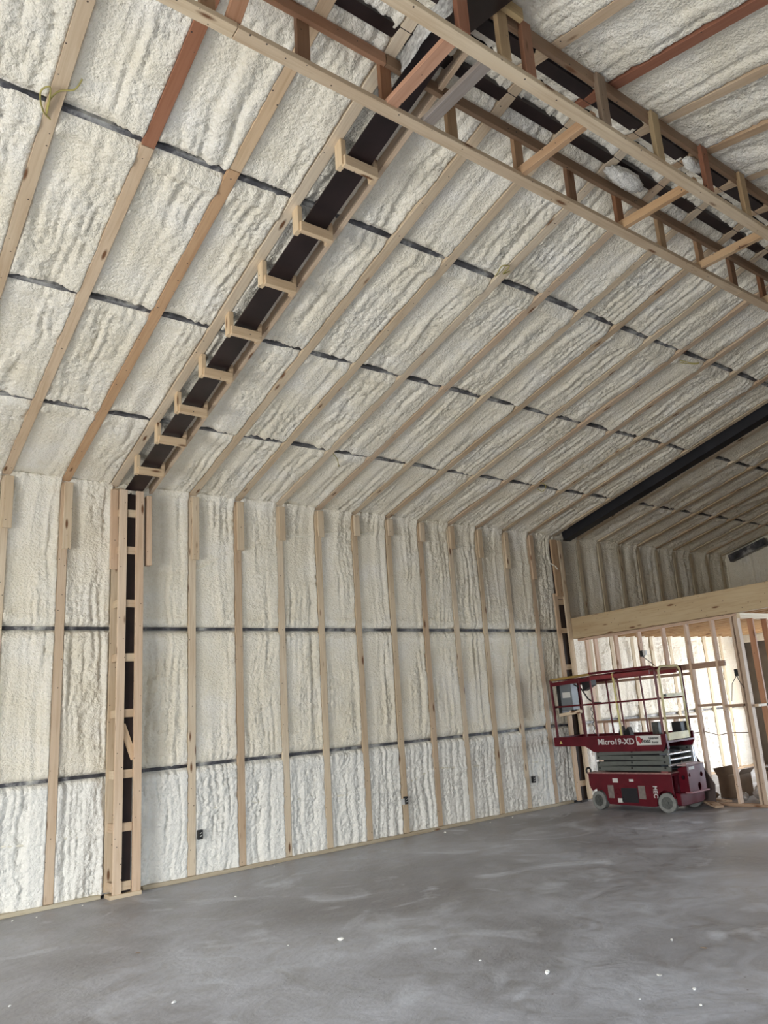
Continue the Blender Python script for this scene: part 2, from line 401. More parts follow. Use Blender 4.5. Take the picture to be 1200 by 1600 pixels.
# outer skins so no daylight leaks in
mb = MB(); mb.box((X0 - .2, D + .16, -.25), (X1 + .3, D + .26, HE + .3)); struct(mb.build('wall_left_sheeting', BLUEBLK))
mb = MB()
mb.prism([(D + .3, roofz(D + .3) + .18), (YR, ZR + .18), (-3.6, roofz(-3.6) + .18), (-3.6, roofz(-3.6) + .26), (YR, ZR + .26), (D + .3, roofz(D + .3) + .26)], 0, X0 - .3, X1 + .4)
struct(mb.build('roof_sheeting', BLUEBLK))

def wall_with_openings(name, axis, c0, c1, a0, a1, ops, ztop, mat):
    """boxes around openings; axis 0: wall runs along y at x in [c0,c1]; axis 1: runs along x"""
    mb = MB(); cuts = sorted(ops); cur = a0
    def bx(p, q, z0, z1):
        if axis == 0: mb.box((c0, p, z0), (c1, q, z1))
        else: mb.box((p, c0, z0), (q, c1, z1))
    for o0, o1, z0, z1 in cuts:
        bx(cur, o0, -.2, ztop)
        if z0 > 0: bx(o0, o1, -.2, z0)
        bx(o0, o1, z1, ztop); cur = o1
    bx(cur, a1, -.2, ztop)
    return struct(mb.build(name, mat))
wall_with_openings('wall_right', 1, -3.45, -3.33, X0 - .2, X1 + .3, OPEN_RIGHT, HE + .2, SHEATH)
wall_with_openings('wall_front', 0, X0 - .15, X0, -3.4, D + .2, OPEN_FRONT, ZR + .2, SHEATH)
wall_with_openings('wall_end', 0, X1, X1 + .15, -3.4, D + .2, OPEN_END, ZR + .2, SHEATH)

# end wall of foam with its studs (only its left end shows above the loft)
ye = np.arange(5.8, D + .1, .03); ze = np.arange(2.6, 5.7, .03)
YY, ZZ = np.meshgrid(ye, ze, indexing='ij')
H = foam_height(YY, ZZ, [D - .6 * i for i in range(7)], [2.87], 41)
struct(grid_mesh('wall_end', np.stack([X1 - .02 - H, YY, ZZ], -1), len(ye), len(ze), FOAM))
mb = MB(); mb.obox((X1 - .20, D - .20, roofz(D - .20, .14)), (X1 - .20, 8.20, roofz(8.20, .14)), .14, .16)
tag(mb.build('gable_rafter', GIRT, None, (X1 - .2, 8.7, roofz(8.7, .14))), 'dark steel rafter spotted with foam at the far gable above the loft', 'steel beam')

# ------------------------------------------------------------------ steel girts and purlins
for z, nm in zip(Z_G, ('lower', 'upper')):
    mb = MB(); mb.box((X0, D + .044, z - .019), (X1 - .05, D + .10, z + .019))
    tag(mb.build('wall_girt', GIRT, None, ((X0 + X1) / 2, D + .07, z), .003), f'dark horizontal steel girt behind the wall studs, {nm} of the two', 'girt', 'steel wall girts')
def purlin(y, label, grp):
    mb = MB(); z = roofz(y); n = Vector((0, SL if y > YR else -SL, 1)).normalized()
    c = Vector((0, y, z)) + n * .076
    mb.obox((X0, c.y, c.z), (X1 - .05, c.y, c.z), .044, .06, n)
    tag(mb.build('roof_purlin', GIRT, None, ((X0 + X1) / 2, c.y, c.z), .003), label, 'purlin', grp)
for y, nm in zip(Y_P, ('lowest, nearest the eave', 'second up from the eave', 'third up from the eave', 'highest, running beside the ridge')):
    purlin(y, f'dark steel purlin across the left roof slope, {nm}', 'roof purlins')
for y, nm in zip(Y_PR[:2], ('beside the ridge', 'second from the ridge')):
    purlin(y, f'dark steel purlin on the right roof slope, {nm}', 'roof purlins')
# bare purlin channels seen as black strips at the ridge
for y, nm in ((3.20, 'left'), (2.84, 'right')):
    mb = MB(); z = roofz(y); mb.box((X0, y - .05, z + .010), (X1 - .1, y + .05, z + .05))
    tag(mb.build('ridge_purlin', STEEL, None, ((X0 + X1) / 2, y, z + .04)), f'black bare steel strip along the ridge above the soffit framing, {nm} of the pair', 'purlin', 'ridge strips')

# ------------------------------------------------------------------ wall studs, plate, eave blocks
ZB = {0: 3.965, 1: 3.77, 2: 3.594, 3: 3.738, 4: 3.904, 5: 4.085, 6: 4.181, 7: 4.249, 8: 4.30, 9: 4.256, 10: 4.185, 11: 4.076, 12: 3.925, 13: 3.761}
def stud_label(x):
    if x < 2.8:
        l = [q for q in XS if q < 2.8][::-1]; k = l.index(x)
        return 'immediately left of the near boxed column' if k == 0 else f'{ORD[k]} one left of the near boxed column' if k else ''
    if x < 10.2:
        l = [q for q in XS if 2.8 < q < 10.2]; return f'{ORD[l.index(x)]} one right of the near boxed column'
    l = [q for q in XS if q > 10.2]; return f'{ORD[l.index(x)]} one beyond the far boxed column'
for n, x in enumerate(XS):
    c = tone() if x < 10.5 else (.60, .53, .40)
    lean = random.uniform(-.012, .012)
    z1 = HE - .02
    o = board('wall_stud', (x + lean, D + .019, .046), (x, D + .019, z1), .089, .038, (0, -1, 0), col=c)
    tag(o, f'flat pine wall stud over foam, {stud_label(x)}', 'stud', 'flat wall studs along the long wall')
    if x > .8 and x < 10.2:
        idx = n - 4
        zb = ZB.get(idx, 3.9) if idx < 3 else ZB.get(idx, 3.8)
        o = board('eave_block', (x + .028, D - .021, zb), (x + .028, D - .021, HE - .025), .089, .038, (0, -1, 0), col=tone())
        tag(o, f'short pine block topping the wall stud, {stud_label(x)}', 'wood block', 'eave blocks on the wall studs')
board_pl = board('bottom_plate', (X0, D + .03, .022), (2.62, D + .03, .022), .12, .042, (0, 0, 1), col=(.55, .50, .38))
tag(board_pl, 'pale bottom plate on the floor left of the near boxed column', 'plate')
board_pl = board('bottom_plate', (3.06, D + .03, .022), (10.1, D + .03, .022), .12, .042, (0, 0, 1), col=(.50, .44, .33))
tag(board_pl, 'pale bottom plate on the floor between the two boxed steel columns', 'plate')
board_pl = board('bottom_plate', (10.6, D + .03, .022), (X1 - .1, D + .03, .022), .12, .042, (0, 0, 1))
tag(board_pl, 'bottom plate of the long wall inside the low room', 'plate')

# ------------------------------------------------------------------ rafters
def rp(y, off=0.0): return roofz(y, off)
def raf(x, ya, yb, col, w=.089, t=.038, off=-.019, nm='roof_rafter'):
    s = SL if ya >= YR and yb >= YR else -SL
    nrm = Vector((0, s, 1)).normalized()
    a = Vector((x, ya, roofz(ya))) - nrm * off; b = Vector((x, yb, roofz(yb))) - nrm * off
    return board(nm, a, b, w, t, tuple(-nrm), col=col)
for n, x in enumerate(XR):
    if x < 2.8:
        l = [q for q in XR if q < 2.8][::-1]; k = l.index(x)
        lab = 'directly left of the near black steel rafter' if k == 0 else f'{ORD[k]} one left of the near steel rafter'
    elif x < 10.2:
        l = [q for q in XR if 2.8 < q < 10.2]; lab = f'{ORD[l.index(x)]} one right of the near steel rafter'
    elif x < 10.5: lab = 'edging the far black steel rafter'
    else:
        l = [q for q in XR if q > 10.5]; lab = f'{ORD[l.index(x)]} beyond the far steel rafter'
    if abs(x - 1.512) < .01:
        o = raf(x, D + .02, 4.70, (.66, .52, .37)); tag(o, 'lower pale length of the rafter whose upper length is reddish brown', 'rafter', 'flat rafters on the left slope')
        o = raf(x, 4.695, YR + .03, (.36, .17, .10)); tag(o, 'reddish brown upper length of rafter with a dark split, left of the steel rafter', 'rafter', 'flat rafters on the left slope')
        continue
    c = (.56, .37, .22) if abs(x - 2.123) < .01 else tone()
    if abs(x - 2.123) < .01:
        o = raf(x, D + .02, 4.62, c); tag(o, 'orange tan lower length of the rafter second left of the steel rafter', 'rafter', 'flat rafters on the left slope')
        o = raf(x, 4.615, YR + .03, (.66, .50, .33)); tag(o, 'honey pine upper length of the rafter second left of the steel rafter', 'rafter', 'flat rafters on the left slope')
        continue
    o = raf(x, D + .02, YR + .03, c)
    tag(o, f'flat pine rafter on the left slope, {lab}', 'rafter', 'flat rafters on the left slope')
o = raf(3.085, D - .02, YR + .05, tone(), .038, .11, .005); tag(o, 'pine board on edge along the right side of the near black steel rafter', 'rafter')
RC = [(.55, .42, .28), (.36, .18, .12), (.58, .45, .30), (.50, .36, .23), (.40, .26, .18)]
RX = [x for x in XRR if 1.0 < x < 9.5]
for k, x in enumerate(RX):
    col = {0: TONES[0]}.get(k, None)
    kk = round((x - 3.55) / .6096)
    col = (.30, .135, .085) if kk == 1 else ((.60, .47, .33) if kk != 3 else (.52, .38, .25))
    o = raf(x, -3.3, YR - .03, col)
    tag(o, f'flat rafter on the far right roof slope, {ORD[k]} from the left end', 'rafter', 'flat rafters on the right slope')

# ------------------------------------------------------------------ rigid steel frames
def ibeam(name, x0, x1, off, label, mat, box=False, yend=-3.2):
    t = thing(name, label, 'steel beam', ((x0 + x1) / 2, D - .2, roofz(D - .2, off)))
    for s, ya, yb, nm in ((1, D - .16, YR, 'left'), (-1, YR, yend, 'right')):
        nrm = Vector((0, s * SL, 1)).normalized(); xc = (x0 + x1) / 2
        def P(y, o): return Vector((xc, y, (ZR + s * SL * (YR - y)) - o))
        m = MB(); m.obox(P(ya, off - .006), P(yb, off - .006), x1 - x0, .012, nrm); m.build('flange', mat, t, P(ya, off))
        m = MB()
        if box:
            for q in (x0 + .006, x1 - .006):
                a = P(ya, off / 2 - .05); b = P(yb, off / 2 - .05); a.x = b.x = q
                m.obox(a, b, .010, off + .10, nrm)
        else: m.obox(P(ya, off / 2 - .06), P(yb, off / 2 - .06), .012, off + .11, nrm)
        m.build('web', mat, t, P(ya, off))
    return t
ibeam('steel_rafter', 2.745, 2.945, .115, 'black steel rafter wrapped by wooden brackets above the near column', STEEL)
ibeam('steel_rafter', 10.44, 10.63, .135, 'bare black steel rafter crossing high in front of the dark loft', BLUEBLK, True)
def scol(x0, x1, label):
    t = thing('steel_column', label, 'steel column', ((x0 + x1) / 2, D - .1, 0))
    m = MB(); m.box((x0, D - .145, 0), (x1, D - .133, HE - .12)); m.build('flange', STEEL, t, ((x0 + x1) / 2, D - .14, 0))
    m = MB(); m.box(((x0 + x1) / 2 - .006, D - .133, 0), ((x0 + x1) / 2 + .006, D + .08, HE - .1)); m.build('web', STEEL, t, ((x0 + x1) / 2, D, 0))
scol(2.755, 2.885, 'black steel column inside the near wooden box frame')
scol(10.16, 10.32, 'black steel column inside the far wooden box frame')

# wooden box round the near column
YF = D - .20
t = thing('column_box_frame', 'tall pine box frame with rungs around the near black steel column', 'wood frame', (2.83, D - .1, 0))
board('post', (2.735, YF + .019, .04), (2.718, YF + .019, 4.50), .087, .038, parent=t, col=(.72, .58, .44))
board('post', (2.937, YF + .019, .04), (2.908, YF + .019, 4.50), .087, .038, parent=t, col=(.68, .52, .38))
board('sill_plate', (2.66, YF + .09, .020), (2.99, YF + .09, .020), .20, .040, (0, 0, 1), parent=t)
RZ = [4.22, 3.77, 3.14, 2.52, 1.90, 1.25, .70, .11]
for z in RZ:
    board('rung', (2.775, YF + .045, z), (2.885, YF + .045, z), .089, .038, parent=t)
    board('side_block', (2.70, YF + .04, z), (2.70, D - .003, z), .089, .038, (-1, 0, 0), parent=t)
board('diagonal_brace', (2.765, YF + .05, 1.78), (2.90, YF + .05, 1.40), .07, .03, parent=t, col=(.66, .50, .34))
board('side_post', (2.80, D - .06, .04), (2.785, D - .06, 4.45), .038, .05, parent=t, col=(.5, .36, .25))
board('scab_board', (2.655, YF + .12, 3.55), (2.645, YF + .12, 4.52), .085, .038, parent=t, col=(.66, .49, .35))
board('scab_board', (3.03, YF + .06, 3.60), (3.02, YF + .06, 4.46), .06, .09, parent=t, col=(.66, .49, .35))
# far column box
t = thing('column_box_frame', 'tall pine box frame around the far black steel column beside the scissor lift', 'wood frame', (10.24, D - .1, 0))
board('post', (10.335, YF + .019, .04), (10.30, YF + .019, 4.47), .089, .038, parent=t, col=(.72, .60, .44))
board('post', (10.10, YF + .05, .04), (10.08, YF + .05, 3.50), .089, .038, parent=t, col=(.60, .46, .33))
board('side_board', (10.40, YF + .11, .04), (10.38, YF + .11, 4.45), .16, .038, (1, 0, 0), parent=t, col=(.70, .58, .42))
board('post', (10.17, YF + .02, 3.45), (10.15, YF + .02, 4.47), .15, .038, parent=t, col=(.52, .37, .24))
for z in (3.45, 3.35, 2.85, 2.22, 1.55, .95, .30):
    board('rung', (10.06, YF + .06, z), (10.31, YF + .06, z), .089, .038, parent=t)
mb = MB(); mb.tube([(10.02, D - .14, 4.40), (9.98, D - .15, 4.25), (10.03, D - .16, 4.05), (10.12, D - .2, 3.98), (10.16, YF - .01, 3.93)], .012)
tag(mb.build('foam_coated_cable', FCAB, None, (10.0, D - .14, 4.2)), 'pale cable loop hanging at the top of the far boxed column', 'cable')

# brackets hugging the near steel rafter
BY = [4.02, 4.69, 5.32, 6.0, 6.64, 7.28, 7.87, 8.54]
for k, y in enumerate(BY):
    zr = roofz(y)
    t = thing('rafter_bracket', f'u-shaped pine bracket under the near black steel rafter, {ORD[k]} down from the soffit framing', 'wood bracket', (2.83, y, zr - .2), 'brackets along the near steel rafter')
    dz = -.028
    board('bottom_block', (2.695, y, zr - .165 + dz), (2.985, y, zr - .165 + dz), .085, .048, (0, -1, 0), parent=t, col=(.70, .55, .37))
    board('arm', (2.700, y + .045, zr - .195 + dz), (2.70, y + .045, zr - .004), .089, .042, (1, 0, 0), parent=t, col=(.72, .57, .38), bevel=.002)
    board('arm', (2.982, y + .045, zr - .195 + dz), (2.982, y + .045, zr - .05), .089, .038, (1, 0, 0), parent=t, col=(.66, .50, .33), bevel=.002)
# film on the foam beside the steel in the soffit
fy = np.linspace(2.75, 3.30, 60); fz = np.linspace(-.02, .16, 24)
FY, FZ = np.meshgrid(fy, fz, indexing='ij')
fo = grid_mesh('plastic_film_wrap', np.stack([2.715 + .03 * (fbm(FY * 14, FZ * 18, 51, 3) - .5), FY, HE + SL * (D - np.maximum(FY, YR)) - np.maximum(YR - FY, 0) * SL - FZ], -1), 60, 24, FOIL)
md = fo.modifiers.new('thickness', 'SOLIDIFY'); md.thickness = .004
tag(fo, 'crumpled clear plastic film beside the steel rafter inside the soffit', 'plastic film')

# ------------------------------------------------------------------ soffit framing below the ridge
YA, YB = 3.352, 2.66
def soffit(y, label, vx, xa, xb):
    t = thing('soffit_truss', label, 'wood framing', (xa, y, 5.48))
    for a, b in ((xa, 1.55), (1.555, 6.9), (6.905, xb)):
        board('bottom_chord', (a, y, 5.482 + (.0 if b < 7 else 0)), (b, y, 5.482), .089, .038, (0, 0, -1), parent=t, col=(.66, .54, .38) if b < 2 else (.60, .48, .34) if y > 3 else (.68, .56, .40))
    sd = .0
    for a, b in ((xa, 2.62), (2.625, xb)):
        board('top_chord', (a, y + .0, roofz(y) - .050), (b, y + .0, roofz(y) - .050), .089, .038, (0, -1, 0), parent=t, col=(.30, .20, .13) if b > 3 else (.42, .24, .15))
    for k, x in enumerate(vx):
        board('web_post', (x, y + (.03 if y > 3 else -.03), 5.50), (x, y + (.03 if y > 3 else -.03), roofz(y) - .02), .089, .038, (0, -1, 0), parent=t, col=[(.30, .15, .08), (.46, .32, .19), (.42, .27, .16), (.26, .15, .09)][k % 4] if y > 3 else [(.50, .37, .22), (.36, .19, .12), (.30, .23, .17), (.48, .37, .22), (.34, .16, .10)][k % 5])
    return t
soffit(YA, 'left long wooden soffit truss hanging under the left roof slope beside the ridge', [.2, .8, 1.4, 2.01, 2.63, 3.20, 3.87, 4.47, 5.09, 5.70, 6.33, 6.91, 7.5, 8.1, 8.7, 9.3], -2.0, 10.4)
soffit(YB, 'right long wooden soffit truss hanging under the right roof slope beside the ridge', [.2, .8, 1.4, 2.1, 2.66, 3.0, 3.22, 3.97, 4.60, 5.26, 5.84, 6.39, 7.0, 7.6, 8.2, 8.8, 9.4], -2.0, 10.4)
TIES = [(2.62, 2.63, (.52, .30, .20), 'pinkish brown', -.02), (2.92, 2.93, (.30, .27, .25), 'weathered grey', -.01), (3.83, 3.86, (.50, .33, .20), 'orange brown', .0), (5.04, 5.09, (.52, .34, .19), 'tan', 0), (6.20, 6.24, (.54, .38, .23), 'honey coloured', 0), (7.4, 7.45, (.5, .36, .22), 'plain pine', 0)]
for k, (xa, xb, c, nm, dz) in enumerate(TIES):
    o = board('soffit_tie', (xa, YA + .02, 5.525 + dz), (xb, YB - .02, 5.525 + dz), .089 if k < 2 else .05, .038 if k < 2 else .075, (0, 0, -1), col=c)
    tag(o, f'{nm} tie board spanning the two soffit trusses, {ORD[k]} from the steel rafter', 'tie board', 'ties between the soffit trusses')
# near-left chord splice and strut
o = board('splice_block', (1.35, YA + .03, 5.53), (1.95, YA + .03, 5.53), .06, .038, (0, -1, 0), col=(.55, .44, .30)); tag(o, 'short splice block on the left soffit truss near the top edge of the photo', 'wood block')
o = board('soffit_strut', (1.53, YA + .0, 5.51), (1.50, YB + .1, 5.74), .089, .038, (0, 0, -1), col=(.40, .22, .13)); tag(o, 'dark reddish strut meeting the left soffit truss at its splice', 'tie board')
# steel rafter header boards at the right truss
o = board('ridge_trimmer', (2.72, YB - .07, 5.90), (3.16, YB - .07, 5.90), .089, .038, (0, -1, 0), col=(.52, .38, .20))
tag(o, 'golden trimmer board crossing the steel rafter at the right soffit truss', 'wood block')
# foam clumps bulging at the ridge
def clump(x, y, z, sx, sy, sz, label, seed):
    bm = bmesh.new(); bmesh.ops.create_icosphere(bm, subdivisions=4, radius=1)
    for v in bm.verts:
        c = v.co; u = np.array([c.x * 3 + 9]); w = np.array([c.y * 3 + c.z * 2 + 9])
        k = 1 + .5 * (float(fbm(u, w, seed, 3)[0]) - .5) + .25 * (float(fbm(u * 4, w * 4, seed + 2, 2)[0]) - .5)
        v.co = Vector((c.x * sx, c.y * sy, c.z * sz)) * k
    me = bpy.data.meshes.new('foam_clump'); bm.to_mesh(me); bm.free(); me.materials.append(FOAM); me.shade_smooth()
    o = bpy.data.objects.new('foam_clump', me); COL.objects.link(o); o.location = (x, y, z)
    tag(o, label, 'foam')
clump(5.02, 3.22, 5.90, .24, .075, .07, 'ragged clump of foam sagging at the ridge between the soffit trusses', 3)
clump(5.40, 2.80, 5.93, .13, .05, .05, 'small foam clump at the ridge beyond the right soffit truss', 8)

# ------------------------------------------------------------------ loft beam and partitions
XP = 10.47
BZ0, BZ1 = 2.695, 3.055
o = board('loft_beam', (XP - .06, D - .22, (BZ0 + BZ1) / 2), (XP + .02, -3.3, (BZ0 + BZ1) / 2), BZ1 - BZ0, .13, (-1, 0, 0), col=(.52, .41, .26))
tag(o, 'deep honey coloured timber beam carrying the loft above the stud partition', 'beam')
mb = MB(); mb.box((XP + .12, -3.3, 2.98), (X1 - .12, D - .02, 3.02)); tag(mb.build('loft_deck', PLY, None, (13, 3, 3), .002), 'plywood deck of the loft above the low room', 'deck')
k = 0; x = 10.85
while x < X1 - .2:
    o = board('loft_joist', (x, -3.2, 2.86), (x, D - .02, 2.86), .235, .038, (-1, 0, 0), col=(.56, .40, .24))
    tag(o, f'pine floor joist of the loft ceiling, {ORD[k] if k < 20 else "last"} behind the deep beam', 'joist', 'loft floor joists'); k += 1; x += .305

t = thing('partition_wall', 'open stud partition with a window opening under the deep loft beam', 'wood framing', (XP, 7.6, 0))
PYS = [8.90, 8.71, 8.27, 7.79, 7.32, 6.89, 6.44]
pc = (.62, .46, .35)
board('top_plate', (XP, D - .24, 2.672), (XP, 6.0, 2.672), .089, .038, (0, 0, 1), parent=t, col=pc)
board('bottom_plate', (XP, 9.0, .021), (XP, 6.0, .021), .089, .038, (0, 0, 1), parent=t, col=(.40, .28, .2))
for y in PYS:
    if y in (8.90, 6.89, 6.44): board('stud', (XP, y, .04), (XP, y, 2.653), .089, .038, (0, -1, 0), parent=t, col=(.66, .50, .38))
    else:
        board('stud', (XP, y, 2.05), (XP, y, 2.653), .089, .038, (0, -1, 0), parent=t, col=(.62, .45, .34))
        board('stud', (XP, y, .04), (XP, y, 1.245), .089, .038, (0, -1, 0), parent=t, col=(.60, .44, .33))
board('header', (XP, 8.88, 2.005), (XP, 6.33, 2.005), .085, .038, (-1, 0, 0), parent=t, col=(.36, .24, .18))
board('header', (XP + .03, 8.88, 1.905), (XP + .03, 6.91, 1.905), .089, .038, (0, 0, 1), parent=t, col=(.40, .28, .20))
board('window_sill', (XP, 8.88, 1.265), (XP, 6.91, 1.265), .089, .038, (0, 0, 1), parent=t, col=(.42, .30, .22))
board('blocking', (XP, 6.87, 1.42), (XP, 6.46, 1.42), .089, .038, (0, 0, 1), parent=t, col=(.42, .30, .22))
board('blocking', (XP, 6.42, 1.39), (XP, 6.09, 1.39), .089, .038, (0, 0, 1), parent=t, col=(.42, .30, .22))
for y, x in ((6.02, XP), (6.105, XP), (6.062, XP + .03)):
    board('corner_post', (x, y, .04), (x, y, 2.653), .089, .036, (0, -1, 0), parent=t, col=(.58, .46, .36))
YP2 = 5.99
t = thing('partition_wall', 'open stud partition running away from the corner post at the right edge', 'wood framing', (12, YP2, 0))
for z in (2.672, 2.634): board('top_plate', (XP - .04, YP2, z), (15.6, YP2, z), .089, .038, (0, 0, 1), parent=t, col=(.76, .66, .50))
board('bottom_plate', (XP + .05, YP2, .021), (15.6, YP2, .021), .089, .038, (0, 0, 1), parent=t)
x = XP + .30; n = 0
while x < 15.6:
    board('stud', (x, YP2, .04), (x, YP2, 2.615), .089, .038, (-1, 0, 0), parent=t, col=(.42, .23, .14) if n < 3 else (.58, .42, .3)); n += 1; x += .405
board('blocking', (XP + .05, YP2, 1.37), (15.6, YP2, 1.37), .089, .038, (0, 0, 1), parent=t, col=(.74, .64, .5))
o = board('brace_board', (11.6, 6.12, 2.30), (11.9, 6.30, 1.7), .089, .038, (-1, 0, 0), col=(.35, .22, .15)); tag(o, 'dark diagonal brace behind the right-hand partition studs', 'tie board')

# electric boxes with their cables
def ebox(name, c, sx, sy, sz, mat, label):
    t = thing(name, label, 'electrical box', c)
    m = MB(); x, y, z = c
    m.box((x - sx / 2, y, z - sz / 2), (x + sx / 2, y + sy, z + sz / 2)); m.build('box', mat, t, c, .002)
    m = MB()
    for dz in (-.02, .012): m.cyl((x - sx * .2, y - .006, z + dz), (x + sx * .2, y - .01, z + dz + .012), .004, 6)
    m.build('wire', WHT, t, c)
    return t
ebox('outlet_box', (3.705, D - .045, .478), .055, .05, .10, BLK, 'black outlet box on the first wall stud right of the near boxed column')
t = ebox('outlet_box', (6.665, D - .05, .478), .05, .05, .10, BLK, 'black outlet box with a white tag on a stud at mid wall')
m = MB(); m.box((6.575, D - .055, .43), (6.625, D - .045, .51)); m.build('tag', WHT, t, (6.6, D - .05, .47))
ebox('outlet_box', (9.215, D - .045, .47), .055, .05, .10, BLK, 'black outlet box on the wall stud just left of the scissor lift')
t = thing('switch_box', 'blue and white switch box on a partition stud above the lift', 'electrical box', (XP - .05, 7.72, 2.29))
m = MB(); m.box((XP - .10, 7.69, 2.24), (XP - .045, 7.75, 2.34)); m.build('box', BLK, t, (XP, 7.72, 2.29), .002)
m = MB(); m.box((XP - .102, 7.64, 2.26), (XP - .05, 7.69, 2.335)); m.build('cover', WHT, t, (XP, 7.67, 2.29), .002)
m = MB(); m.tube([(XP - .06, 7.72, 2.24), (XP - .06, 7.62, 2.16), (XP - .06, 7.52, 2.08)], .006, 6); m.build('cable', BLK, t, (XP, 7.6, 2.1))
t = thing('junction_box', 'square grey metal box on a stud of the right-hand partition', 'electrical box', (11.0, YP2, 1.1))
m = MB(); m.box((10.80, YP2 - .02, 1.02), (10.92, YP2 + .04, 1.14)); m.build('box', HUB, t, (10.86, YP2, 1.08), .003)
m = MB(); m.box((10.84, YP2 - .025, 1.05), (10.88, YP2 - .018, 1.11)); m.build('cover', WHT, t, (10.86, YP2, 1.08))
t = thing('switch_box', 'dark switch box with two thin cables beside the partition corner post', 'electrical box', (XP, 6.15, 1.85))
m = MB(); m.box((XP - .03, 6.125, 1.80), (XP + .04, 6.19, 1.90)); m.build('box', BLK, t, (XP, 6.15, 1.85))
m = MB(); m.tube([(XP, 6.17, 1.82), (XP, 6.27, 1.70), (XP, 6.32, 1.45)], .005, 6); m.tube([(XP - .02, 6.16, 1.81), (XP - .05, 6.13, 1.74), (XP - .05, 6.06, 1.62)], .005, 6); m.build('cable', BLK, t, (XP, 6.17, 1.7))

# foam-coated cable along the foam, broken by studs
def wcable(pts, r, label, mat=FCAB):
    P = []
    for i in range(len(pts) - 1):
        a, b = Vector(pts[i]), Vector(pts[i + 1]); n = max(2, int((b - a).length / .05))
        P += [a.lerp(b, k / n) + Vector((0, 0, .006 * math.sin(9 * a.lerp(b, k / n).x))) for k in range(n)]
    P.append(Vector(pts[-1])); mb = MB(); mb.tube(P, r, 7)
    return tag(mb.build('foam_coated_cable', mat, None, tuple(P[0]), smooth=True), label, 'cable')
yc = D + .046
wcable([(1.0, yc, .67), (1.655, yc, .663), (2.07, yc, .64), (2.25, yc, .647), (2.62, yc, .634)], .011, 'pale foam-coated cable low on the wall left of the near boxed column')
wcable([(3.10, yc, .60), (3.25, yc, .642), (3.56, yc, .64)], .007, 'short thin cable low on the wall just right of the near boxed column')
wcable([(3.70, yc, .56), (3.74, yc, .69), (3.85, yc, .739), (4.13, yc, .753), (4.32, yc, .736), (4.72, yc, .721), (4.9, yc, .706), (5.35, yc, .681), (6.16, yc, .628), (6.58, yc, .639), (6.64, yc, .55)], .014, 'pale foam-coated cable running low along the wall to the tagged outlet')
wcable([(6.72, yc, .66), (6.79, yc, .71), (7.18, yc, .813), (7.37, yc, .839), (7.86, yc, .806), (9.22, yc, .756), (9.24, yc, .55)], .014, 'pale foam-coated cable rising then running low toward the outlet near the lift')
wcable([(9.3, yc, .73), (9.67, yc, .70), (10.0, yc, .70)], .016, 'pale foam-coated cable low on the wall behind the lift')
wcable([(3.66, yc, 3.58), (4.0, yc, 3.786), (4.34, yc, 3.911), (4.63, yc, 4.003), (4.88, yc, 4.175), (5.27, yc, 4.18), (5.48, yc, 4.254), (6.13, yc, 4.299), (6.6, yc, 4.369), (7.08, yc, 4.328), (7.85, yc, 4.285), (8.54, yc, 4.227), (9.26, yc, 4.12)], .013, 'pale foam-coated cable winding along the top of the wall below the eave')
# yellow cable loops on the rafters
def loop(pts, label):
    P = [Vector((x, y, roofz(y, o))) for x, y, o in pts]; Q = []
    for i in range(len(P) - 1):
        p0, p1, p2, p3 = P[max(i - 1, 0)], P[i], P[i + 1], P[min(i + 2, len(P) - 1)]
        for k in range(8):
            s = k / 8; Q.append(.5 * ((2 * p1) + (p2 - p0) * s + (2 * p0 - 5 * p1 + 4 * p2 - p3) * s * s + (3 * p1 - p0 - 3 * p2 + p3) * s ** 3))
    Q.append(P[-1]); mb = MB(); mb.tube(Q, .0055, 7)
    tag(mb.build('yellow_cable', YCAB, None, tuple(Q[0]), smooth=True), label, 'cable', 'yellow cable ends on the rafters')
loop([(.93, 4.80, -.02), (.845, 4.70, .03), (.80, 4.56, .05), (.84, 4.50, .05), (.86, 4.60, .04), (.87, 4.72, .02), (.86, 4.62, .03), (.90, 4.54, .012), (.98, 4.49, .006), (1.01, 4.43, -.03)], 'looped yellow cable hanging over the first rafter at the upper left')
loop([(4.80, 4.66, -.03), (4.74, 4.56, .03), (4.70, 4.46, .05), (4.78, 4.44, .04), (4.80, 4.55, .03), (4.90, 4.50, -.02)], 'small yellow cable loop on a rafter at the third purlin')
loop([(4.86, 7.90, -.03), (4.97, 7.94, .04), (5.06, 8.06, .06), (5.10, 8.10, .02)], 'thin yellow cable end hanging near the lowest purlin')
loop([(8.10, 4.84, -.03), (8.2, 4.70, .06), (8.14, 4.60, .12), (8.08, 4.66, .10), (8.02, 4.80, -.02)], 'thin yellow cable loop on a rafter near the far black steel rafter')
loop([(8.45, 7.78, -.03), (8.55, 7.70, .06), (8.62, 7.84, .08), (8.60, 7.92, .0)], 'tiny yellow cable end near the far end of the lowest purlin')

# ------------------------------------------------------------------ scissor lift
LX0, LX1 = 9.60, 10.30
LC = (9.95, 7.7, 0)
L = thing('scissor_lift', 'red scissor lift with its platform lowered, parked in front of the partition', 'scissor lift', LC)
def part(mb, name, mat, parent=None, c=LC, **k): return mb.build(name, mat, parent or L, c, **k)
